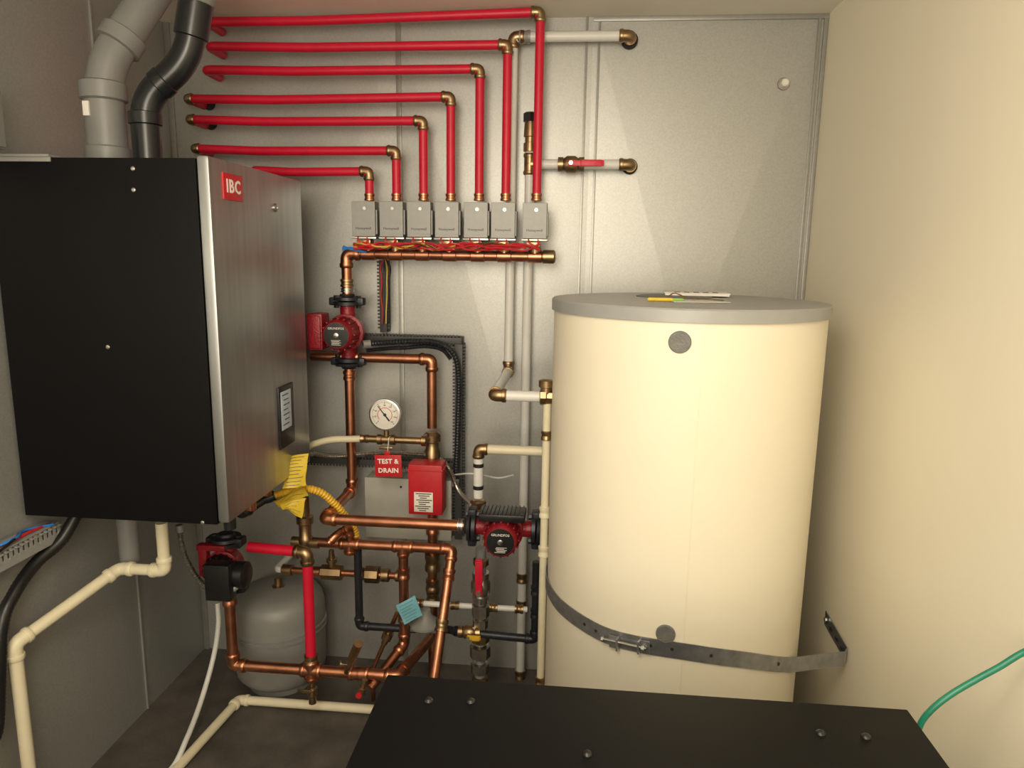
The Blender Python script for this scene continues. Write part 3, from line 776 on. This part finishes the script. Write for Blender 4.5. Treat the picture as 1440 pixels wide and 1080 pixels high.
mk("pipe", g_cyl(cb, c0-V((0, 0, .02)), .0125), M_CPVC, cc)
for v in (612, 957): coupling(cc, mv(c0, 'z', v), up, .0135, M_BRASS, .03)
for v in (720, 775): coupling(cc, mv(c0, 'z', v), up, .0135, M_CPVC, .035)
YK = 2.36
k0 = W(768, 635, YK); k1 = mv(k0, 'x', 673); k2 = mv(k1, 'z', 700)
kk = thing("drain_pipe", k2, "cream horizontal pipe with bronze elbow and banded drop", "pipe")
mk("pipe", g_cyl(k1, k0, .0165), M_CPVC, kk)
elbow(kk, k1, k0, k2, .0165, M_BRASS, .028)
mk("drop_pipe", g_cyl(k2, k1, .017), M_WPEX, kk)
for v in (657, 688): mk("band", g_cyl(mv(k1, 'z', v), mv(k1, 'z', v-6), .0185), M_IRON, kk)
mk("hex_union", g_lathe(mv(k1, 'z', 722), up, [(0, .024), (.003, .034), (.02, .034), (.023, .028), (.045, .028), (.05, .022)], 8), M_BRASS, kk)
rv0 = W(676, 825, 2.38)
ballvalve(rv0, (0, 0, 1), (0, -1, 0), .14, .021, "steel ball valve with upright red lever below pump", body=M_CHROME, handle_m=M_RED)
vb = V((rv0.x, rv0.y, 0))
vv = thing("riser_pipe", vb, "vertical riser of grey unions and brass couplings", "pipe")
mk("pipe", g_cyl(vb, mv(rv0, 'z', 770), .019), M_GPVC, vv)
for (v, rr, mm, L) in ((790, .028, M_BRASS, .03), (858, .032, M_CHROME, .05), (876, .028, M_CHROME, .04), (896, .034, M_BRASS, .035), (915, .038, M_CHROME, .05), (938, .034, M_CHROME, .04), (956, .030, M_BRASS, .03)):
    mk("union", g_lathe(mv(rv0, 'z', v)-V((0, 0, L/2)), up, [(0, rr*.8), (.004, rr), (L-.004, rr), (L, rr*.8)], 8), mm, vv)
n0 = W(585, 848, 2.42); n1 = mv(n0, 'x', 742)
sl = thing("water_line", n0, "thin white water line with brass ends", "pipe")
mk("pipe", g_cyl(n0, n1, .0105), M_WPEX, sl)
for u in (590, 640, 694, 730): coupling(sl, mv(n0, 'x', u), (1, 0, 0), .013, M_BRASS, .032)
yv = ballvalve(W(660, 889, 2.36), (1, 0, 0), (0, -1, 0), .05, .015, "gas shut-off valve with small yellow lever", handle_m=M_YEL)
YGs = 2.40
g0 = W(503, 772, YGs); g1 = mv(g0, 'z', 880); g2 = mv(g1, 'x', 585)
run("gas_pipe", "black iron gas pipe with elbow to the regulator", [g0, g1, g2], .0145, M_IRON, M_IRON)
rg = W(598, 878, YGs)
re = thing("gas_regulator", rg, "round grey gas pressure regulator", "regulator")
mk("diaphragm_housing", g_lathe(rg-V((0, 0, .03)), V((0, 0, 1)), [(0, .025), (.012, .03), (.022, .050), (.028, .058), (.036, .058), (.042, .050), (.06, .03), (.075, .022), (.09, .02), (.092, .012)], 28), M_XT, re)
mk("inlet", g_cyl(rg-V((.055, 0, .012)), rg+V((.055, 0, -.012)), .02), M_XT, re)
s0 = mv(rg-V((0, 0, .012)), 'x', 622); s1 = W(650, 889, 2.36); s2 = W(752, 899, 2.36); s3 = mv(s2, 'z', 790)
gp2 = run("gas_pipe", "black iron gas pipe continuing past the yellow valve", [s0, s1, s2, s3], .0145, M_IRON, M_IRON)
for v in (830, 862): coupling(gp2, mv(s2, 'z', v), up, .0145, M_IRON, .035)
hose("gas_hose", "yellow corrugated flexible gas connector", "hose", [(372, 702, 2.22), (398, 693, 2.24), (425, 687, 2.27), (450, 692, 2.30), (470, 708, 2.33), (487, 728, 2.36), (499, 748, 2.39), (503, 772, 2.40)], .0145, M_YEL, .8, ends=M_IRON)
run("gas_pipe", "short black iron gas elbow under boiler", [V((W(338, 722, 2.15).x, 2.15, ZBm)), W(338, 724, 2.15), W(372, 702, 2.22)], .0155, M_IRON, M_IRON)
def tagcard(name, label, uvs, y, m, nl=5, curl=.010, ph=0):
    c = [W(u, v, y+dy) for u, v, dy in uvs]
    e = thing(name, min(c, key=lambda p: p.z), label, "tag")
    nrm = (c[1]-c[0]).cross(c[3]-c[0]).normalized()
    if nrm.y > 0: nrm = -nrm
    def P(s, t, off=0):
        p = c[0].lerp(c[1], s).lerp(c[3].lerp(c[2], s), t)
        k = curl*(math.sin(3.1*s+1.5*t+ph)+.6*math.sin(5.2*t-2*s+ph*2)+.3*math.sin(9*s*t+ph))
        return p+nrm*(k+off)
    NS, NT = 10, 12
    vs, fs = [], []
    for off in (0, -.001):
        for j in range(NT+1):
            for i in range(NS+1): vs.append(P(i/NS, j/NT, off))
    K = (NS+1)*(NT+1)
    for l in (0, 1):
        for j in range(NT):
            for i in range(NS):
                a = l*K+j*(NS+1)+i
                fs.append((a, a+1, a+NS+2, a+NS+1))
    mk("card", (vs, fs), m, e)
    ln = []
    for k in range(nl):
        t = (k+.8)/(nl+.6); w = .020
        s1 = .86-.18*((k*7) % 3)/2
        v2, f2 = [], []
        for i in range(9):
            s = .12+(s1-.12)*i/8
            v2 += [P(s, t, .0008), P(s, t+w, .0008)]
        for i in range(8): f2.append((2*i, 2*i+2, 2*i+3, 2*i+1))
        ln.append((v2, f2))
    mk("card_print", ln, M_GTXT, e, flat=True)
    return e
tagcard("hang_tag", "curled yellow warning tag hanging from gas hose, upright", [(409, 643, .05), (432, 637, .02), (427, 682, 0), (399, 688, 0)], 2.2, M_YTAG, 9, .008, .3)
tagcard("hang_tag", "crumpled yellow warning tag lying askew on gas hose", [(380, 699, 0), (424, 684, 0), (434, 700, .06), (394, 709, .06)], 2.19, M_YTAG, 4, .012, 1.4)
tagcard("hang_tag", "curled yellow warning tag dangling below gas hose", [(393, 708, 0), (431, 702, .04), (424, 726, .0), (400, 721, .03)], 2.22, M_YTAG, 5, .010, 2.5)
tagcard("hang_tag", "light blue paper tag on the gas regulator", [(557, 851, 0), (583, 838, 0), (594, 866, 0), (569, 878, 0)], 2.32, M_BTAG, 6, .003, .5)

# ------------------------------------------------------------------ water heater
def cylhit(u, v, rad=TR):
    d = ray(u, v); o = V((C.x-TC.x, C.y-TC.y))
    a = d.x**2+d.y**2; b = 2*(o.x*d.x+o.y*d.y); c = o.x**2+o.y**2-rad**2
    disc = max(0, b*b-4*a*c); t = (-b-math.sqrt(disc))/(2*a)
    return C+d*t
ztop = cylhit(970, 452).z
wh = thing("water_heater", (TC.x, TC.y, 0), "large cream cylindrical water heater tank with grey lid", "water heater")
TB = V((TC.x, TC.y, 0))
mk("body", g_lathe(TB, up, [(.03, TR*.95), (.032, TR), (ztop*.5, TR), (ztop, TR), (ztop, TR*.98)], 96), M_TANK, wh, label="cream enamelled jacket")
lidh = .030
mk("lid", g_lathe(TB+V((0, 0, ztop)), up, [(-.004, TR*1.0), (-.003, TR*1.02), (lidh-.004, TR*1.02), (lidh, TR*1.010), (lidh+.001, TR*.97), (lidh+.003, TR*.9), (lidh+.005, TR*.3), (lidh+.005, .01)], 96), M_LID, wh, label="grey lid with raised rim")
mk("lid_disc", g_lathe(TB+V((-.03, .05, ztop+lidh+.002)), up, [(0, .11), (.005, .11), (.007, .10)], 40), M_CAP, wh)
mk("base", g_lathe(TB, up, [(0, TR*.93), (.03, TR*.93)], 60), M_CAP, wh)
def cap(u, v, r):
    p = cylhit(u, v); n = V((p.x-TC.x, p.y-TC.y, 0)).normalized()
    mk("access_cap", g_lathe(p-n*.006, n, [(0, r), (.009, r), (.012, r*.93), (.012, r*.6), (.0105, r*.1)], 36), M_CAP, wh, label="round grey plastic access cap")
cap(956, 481, .027); cap(936, 891, .025)
p = cylhit(978, 640)
mk("jacket_seam", g_box(V((p.x, p.y, ztop/2)), (.003, .004, ztop-.06), .001), M_TANK, wh)
zl = ztop+lidh+.005
bk = V((TC.x+.045, TC.y+.12, zl+.007))
bko = thing("booklet", bk-V((0, 0, .004)), "white folded booklet lying on heater lid", "booklet")
rz = Matrix.Rotation(math.radians(-6), 3, 'Z')
mk("cover", g_box(bk+V((0, 0, .004)), (.19, .14, .003), .001, rz), M_WHITE, bko)
mk("pages", g_box(bk, (.185, .136, .006), .001, rz), M_WTXT, bko)
ln = [g_box(bk+V((-.06+.028*k, -.03, .0058)), (.016, .05, .0004), 0, rz) for k in range(5)]
mk("cover_print", ln, M_GTXT, bko, flat=True)
pc = V((TC.x-.085, TC.y-.19, zl+.001))
pk = thing("marker", pc, "thin yellow and green marker on the heater lid", "pen")
mk("barrel", g_lathe(pc+V((-.045, .0, .004)), V((1, .0, 0)), [(0, .003), (.004, .005), (.06, .005), (.066, .004)], 14), M_YTAG, pk)
mk("tip_cap", g_lathe(pc+V((.021, .0, .004)), V((1, .0, 0)), [(0, .0045), (.024, .0045), (.03, .002)], 14), mat("green_cap", (.25, .45, .1), 0, .4, 20, .1), pk)
sv = thing("document_sleeve", pc+V((.08, .0, -.004)), "clear plastic sleeve with wire clip on lid", "sleeve")
mk("sleeve", g_box(pc+V((.09, .02, .0)), (.15, .07, .003), .001, Matrix.Rotation(.15, 3, 'Z')), M_CLEAR, sv)
mk("wire_clip", g_tube([pc+V((.0, .0, .004)), pc+V((.03, .05, .022)), pc+V((.06, .03, .008)), pc+V((.15, -.01, .005))], .0018, .02, 6), M_BRASS, sv)

# ------------------------------------------------------------------ seismic strap
pix = [(771, 826), (782, 845), (800, 862), (830, 882), (860, 896), (895, 905), (930, 911), (970, 917), (1010, 923), (1050, 928), (1085, 933), (1110, 935)]
sp_ = [cylhit(u, v, TR+.003) for u, v in pix]
p0_ = sp_[0]; ang0 = math.atan2(p0_.y-TC.y, p0_.x-TC.x)
back = []
for k in range(1, 9):
    a = ang0-math.radians(9*k)
    back.append(V((TC.x+(TR+.004)*math.cos(a), TC.y+(TR+.004)*math.sin(a), p0_.z)))
sp_ = back[::-1]+sp_
wa, wc = W(1192, 926, x=XR-.006), W(1160, 868, x=XR-.006)
wa.x = XR-.012
m_ = sp_[-1]
wl = [m_.lerp(wa, t) for t in (.33, .66, .97)]
wb2 = V((XR-.006, wa.y+.012, wa.z+.004))
right = wl+[wb2]+[wb2.lerp(V((XR-.006, wc.y, wc.z)), t) for t in (.3, .65, 1)]
full = smooth(sp_, 4)+right
so = thing("seismic_strap", V((full[0].x, full[0].y, min(p.z for p in full)-.03)), "galvanized steel strap with slots holding the water heater", "strap")
def ribbon(pts, hw, th):
    vs, fs = [], []
    for i, p in enumerate(pts):
        d = pts[min(i+1, len(pts)-1)]-pts[max(i-1, 0)]; d.z = 0
        d.normalize(); nn = V((d.y, -d.x, 0))
        vs += [p+V((0, 0, hw)), p-V((0, 0, hw)), p-V((0, 0, hw))+nn*th, p+V((0, 0, hw))+nn*th]
    for i in range(len(pts)-1):
        for k in range(4):
            k2 = (k+1) % 4
            fs.append((i*4+k, i*4+k2, (i+1)*4+k2, (i+1)*4+k))
    fs += [(0, 1, 2, 3), tuple(4*(len(pts)-1)+k for k in (3, 2, 1, 0))]
    return vs, fs
mk("band", ribbon(full, .023, .0022), M_STRAP, so)
s0_ = [cylhit(u, v, TR+.010) for u, v in ((852, 897), (870, 904), (885, 905), (900, 908))]
tn = (s0_[3]-s0_[0]).normalized(); nn = V((s0_[1].x-TC.x, s0_[1].y-TC.y, 0)).normalized()
rot = Matrix((tn, nn.cross(tn), nn)).transposed()
mk("clamp_bolt", [g_cyl(s0_[0]-tn*.01+nn*.008, s0_[3]+tn*.02+nn*.008, .004, 10), g_lathe(s0_[3]+tn*.008+nn*.008, tn, [(0, .008), (.008, .008)], 6), g_lathe(s0_[0]-tn*.008+nn*.008, tn, [(0, .008), (.006, .008)], 6)], M_CHROME, so)
mk("clamp_lug", [g_box(s0_[1]+nn*.006, (.005, .034, .020), .001, rot), g_box(s0_[1]+nn*.001-tn*.012, (.03, .034, .003), .001, rot)], M_STRAP, so)
mk("clamp_lug", [g_box(s0_[3]+nn*.006, (.005, .034, .020), .001, rot), g_box(s0_[3]+nn*.001+tn*.012, (.03, .034, .003), .001, rot)], M_STRAP, so)
sl_ = []
for t in (.15, .4, .65, .88):
    q = wb2.lerp(V((XR-.006, wc.y, wc.z)), t)
    sl_.append(g_box((XR-.0095, q.y, q.z), (.002, .020, .010), .0008))
for (u, v) in ((822, 878), (838, 887), (915, 908), (945, 913), (1000, 922), (1095, 934)):
    q = cylhit(u, v, TR+.0052); nn2 = V((q.x-TC.x, q.y-TC.y, 0)).normalized()
    sl_.append(g_lathe(q, nn2, [(0, .0045), (.0012, .0045)], 10))
mk("slot", sl_, M_HOLE, so)
mk("bolt", g_lathe(V((XR-.008, wc.y-.02, wc.z+.002)), V((-1, 0, 0)), [(0, .008), (.006, .007)], 6), M_CHROME, so)

# ------------------------------------------------------------------ black cabinet in front
YBX = 1.15
k0 = W(545, 948, YBX); k1 = mv(k0, 'x', 1276)
ztb = k0.z; xa, xb = k0.x, k1.x
cb_ = thing("black_cabinet", ((xa+xb)/2, .80, 0), "black powder-coated metal appliance cabinet with flat top", "cabinet")
yn = .42
mk("body", g_box(((xa+xb)/2, (YBX+yn)/2, (ztb-.02)/2), (xb-xa-.006, YBX-yn-.006, ztb-.02), .003), M_BLACK, cb_)
mk("top_panel", g_box(((xa+xb)/2, (YBX+yn)/2, ztb-.010), (xb-xa, YBX-yn, .02), .003), M_BLACK, cb_)
for (u, v) in ((603, 985), (662, 986), (1154, 1031), (1218, 1036), (826, 1060)):
    p = W(u, v, z=ztb)
    mk("screw", g_lathe(p-V((0, 0, .001)), up, [(0, .008), (.002, .0078), (.005, .005), (.006, .001)], 18), M_BLACKT, cb_)

# ------------------------------------------------------------------ green hose
YH = 1.22
hp = [W(1530, 900, x=XR-.02), W(1480, 902, 1.22), W(1440, 917, YH), W(1405, 938, YH), W(1370, 957, YH), W(1335, 978, YH), W(1308, 1000, YH), W(1293, 1022, YH), W(1286, 1060, YH)]
lastp = hp[-1]
hp += [V((lastp.x-.005, YH, lastp.z-.2)), V((lastp.x, YH, .25)), V((lastp.x+.02, YH+.01, .012))]
hose("garden_hose", "green rubber hose curving down past the cabinet", "hose", hp, .0055, M_GREEN)

# ------------------------------------------------------------------ lower left plumbing
xl = XB+.03
l1 = W(20, 906, x=xl); l2 = W(168, 799, x=xl+.12)
l0 = V((l1.x, l1.y, .02)); l3 = mv(l2, 'x', 232); l4 = mv(l3, 'z', 735)
dp = run("drain_pipe", "cream plastic condensate pipe sloping along the wall", [l0, l1, l2, l3, l4], .0175, M_CPVC, M_CPVC, bend=.02, fitL=.04)
tr_ = W(181, 760, l2.y+.06)
tp = thing("condensate_trap", mv(tr_, 'z', 795), "translucent grey condensate trap hanging under boiler", "trap")
t0, t1 = mv(tr_, 'z', 790), V((tr_.x, tr_.y, ZBm))
mk("trap_body", g_lathe(t0, up, [(0, .02), (.004, .03), (t1.z-t0.z-.06, .031), (t1.z-t0.z-.055, .038), (t1.z-t0.z, .038)], 24), M_GPVC, tp)
xh = XL+.04
hb_ = W(2, 885, x=xh)
hose("drain_hose", "black corrugated hose sagging from under boiler", "hose", [V((W(122, 730, x=xh+.06).x, W(122, 730, x=xh+.06).y, ZBm+.01)), W(88, 757, x=xh+.03), W(50, 792, x=xh), W(20, 835, x=xh), hb_, V((xh, hb_.y-.05, hb_.z-.25)), V((xh, hb_.y-.09, .35)), V((xh+.01, hb_.y-.09, .022))], .0185, M_BLACKT, .93)
fz = .02
hw_ = [W(306, 848, 2.35), W(307, 880, 2.33), W(300, 925, 2.3), W(283, 985, 2.2), W(262, 1040, 2.05), W(238, 1085, 1.95)]
for p in hw_: p.z = max(p.z, .012)
hose("drain_hose", "thin white plastic tube hanging to the floor", "hose", hw_+[V((hw_[-1].x-.05, 1.8, .012))], .009, M_WPEX)
f1 = W(336, 984, z=fz); f0 = mv(f1, 'x', 545); f0.z = fz
f2 = W(245, 1085, z=fz)
run("floor_drain_pipe", "cream plastic pipe lying along the floor", [V((f0.x, f1.y, fz)), V(f1), V(f2)], .0165, M_CPVC, M_CPVC, fitL=.035)

# ------------------------------------------------------------------ wall stub, switch box
s = W(1102, 118, YW-.004)
ws = thing("capped_pipe_stub", s, "small white capped stub poking out of the sheet metal", "pipe stub")
mk("stub", g_lathe(s+V((0, .006, 0)), Yn, [(0, .013), (.03, .013), (.034, .009)], 16), M_WHITE, ws)
mk("torn_edge", g_lathe(s, Yn, [(0, .022), (.002, .020), (.002, .014)], 9), M_CHROME, ws)
s = W(7, 168, x=XL+.085)
dbx = thing("disconnect_switch", (XL+.04, s.y-.12, s.z-.1), "grey metal switch box on the side wall", "switch box")
mk("enclosure", g_box((XL+.04, s.y-.12, s.z), (.08, .24, .15), .004), M_GPVC, dbx)
mk("cover", g_box((XL+.083, s.y-.12, s.z), (.006, .23, .14), .002), M_GPVC, dbx)

# ------------------------------------------------------------------ lights
def area(name, loc, tgt, size, energy, col):
    l = bpy.data.lights.new(name, 'AREA'); l.energy = energy; l.size = size; l.color = col; l.shape = 'DISK'
    o = link(bpy.data.objects.new(name, l)); o.location = loc
    o.rotation_euler = (V(tgt)-V(loc)).to_track_quat('-Z', 'Y').to_euler()
    return o
LC = (1, .895, .73)
area("ceiling_lamp", (-.25, .45, ZC-.04), (.1, 1.2, .4), .8, 14, LC)
area("room_lamp", (-.3, -1.0, ZC-.8), (.2, 2.0, 1.0), 1.5, 40, LC)
l = bpy.data.lights.new("ceiling_fill", 'POINT'); l.energy = 27; l.shadow_soft_size = .26; l.color = LC  # unseen fill light added to brighten the ceiling, no actual bulb hangs here
o = link(bpy.data.objects.new("ceiling_fill", l)); o.location = (-.35, .15, ZC-.38)
w = bpy.data.worlds.new("world"); scene.world = w; w.use_nodes = True
w.node_tree.nodes["Background"].inputs[0].default_value = (1, .88, .7, 1)
w.node_tree.nodes["Background"].inputs[1].default_value = .15
for o in scene.objects:
    if "_o" in o: del o["_o"]
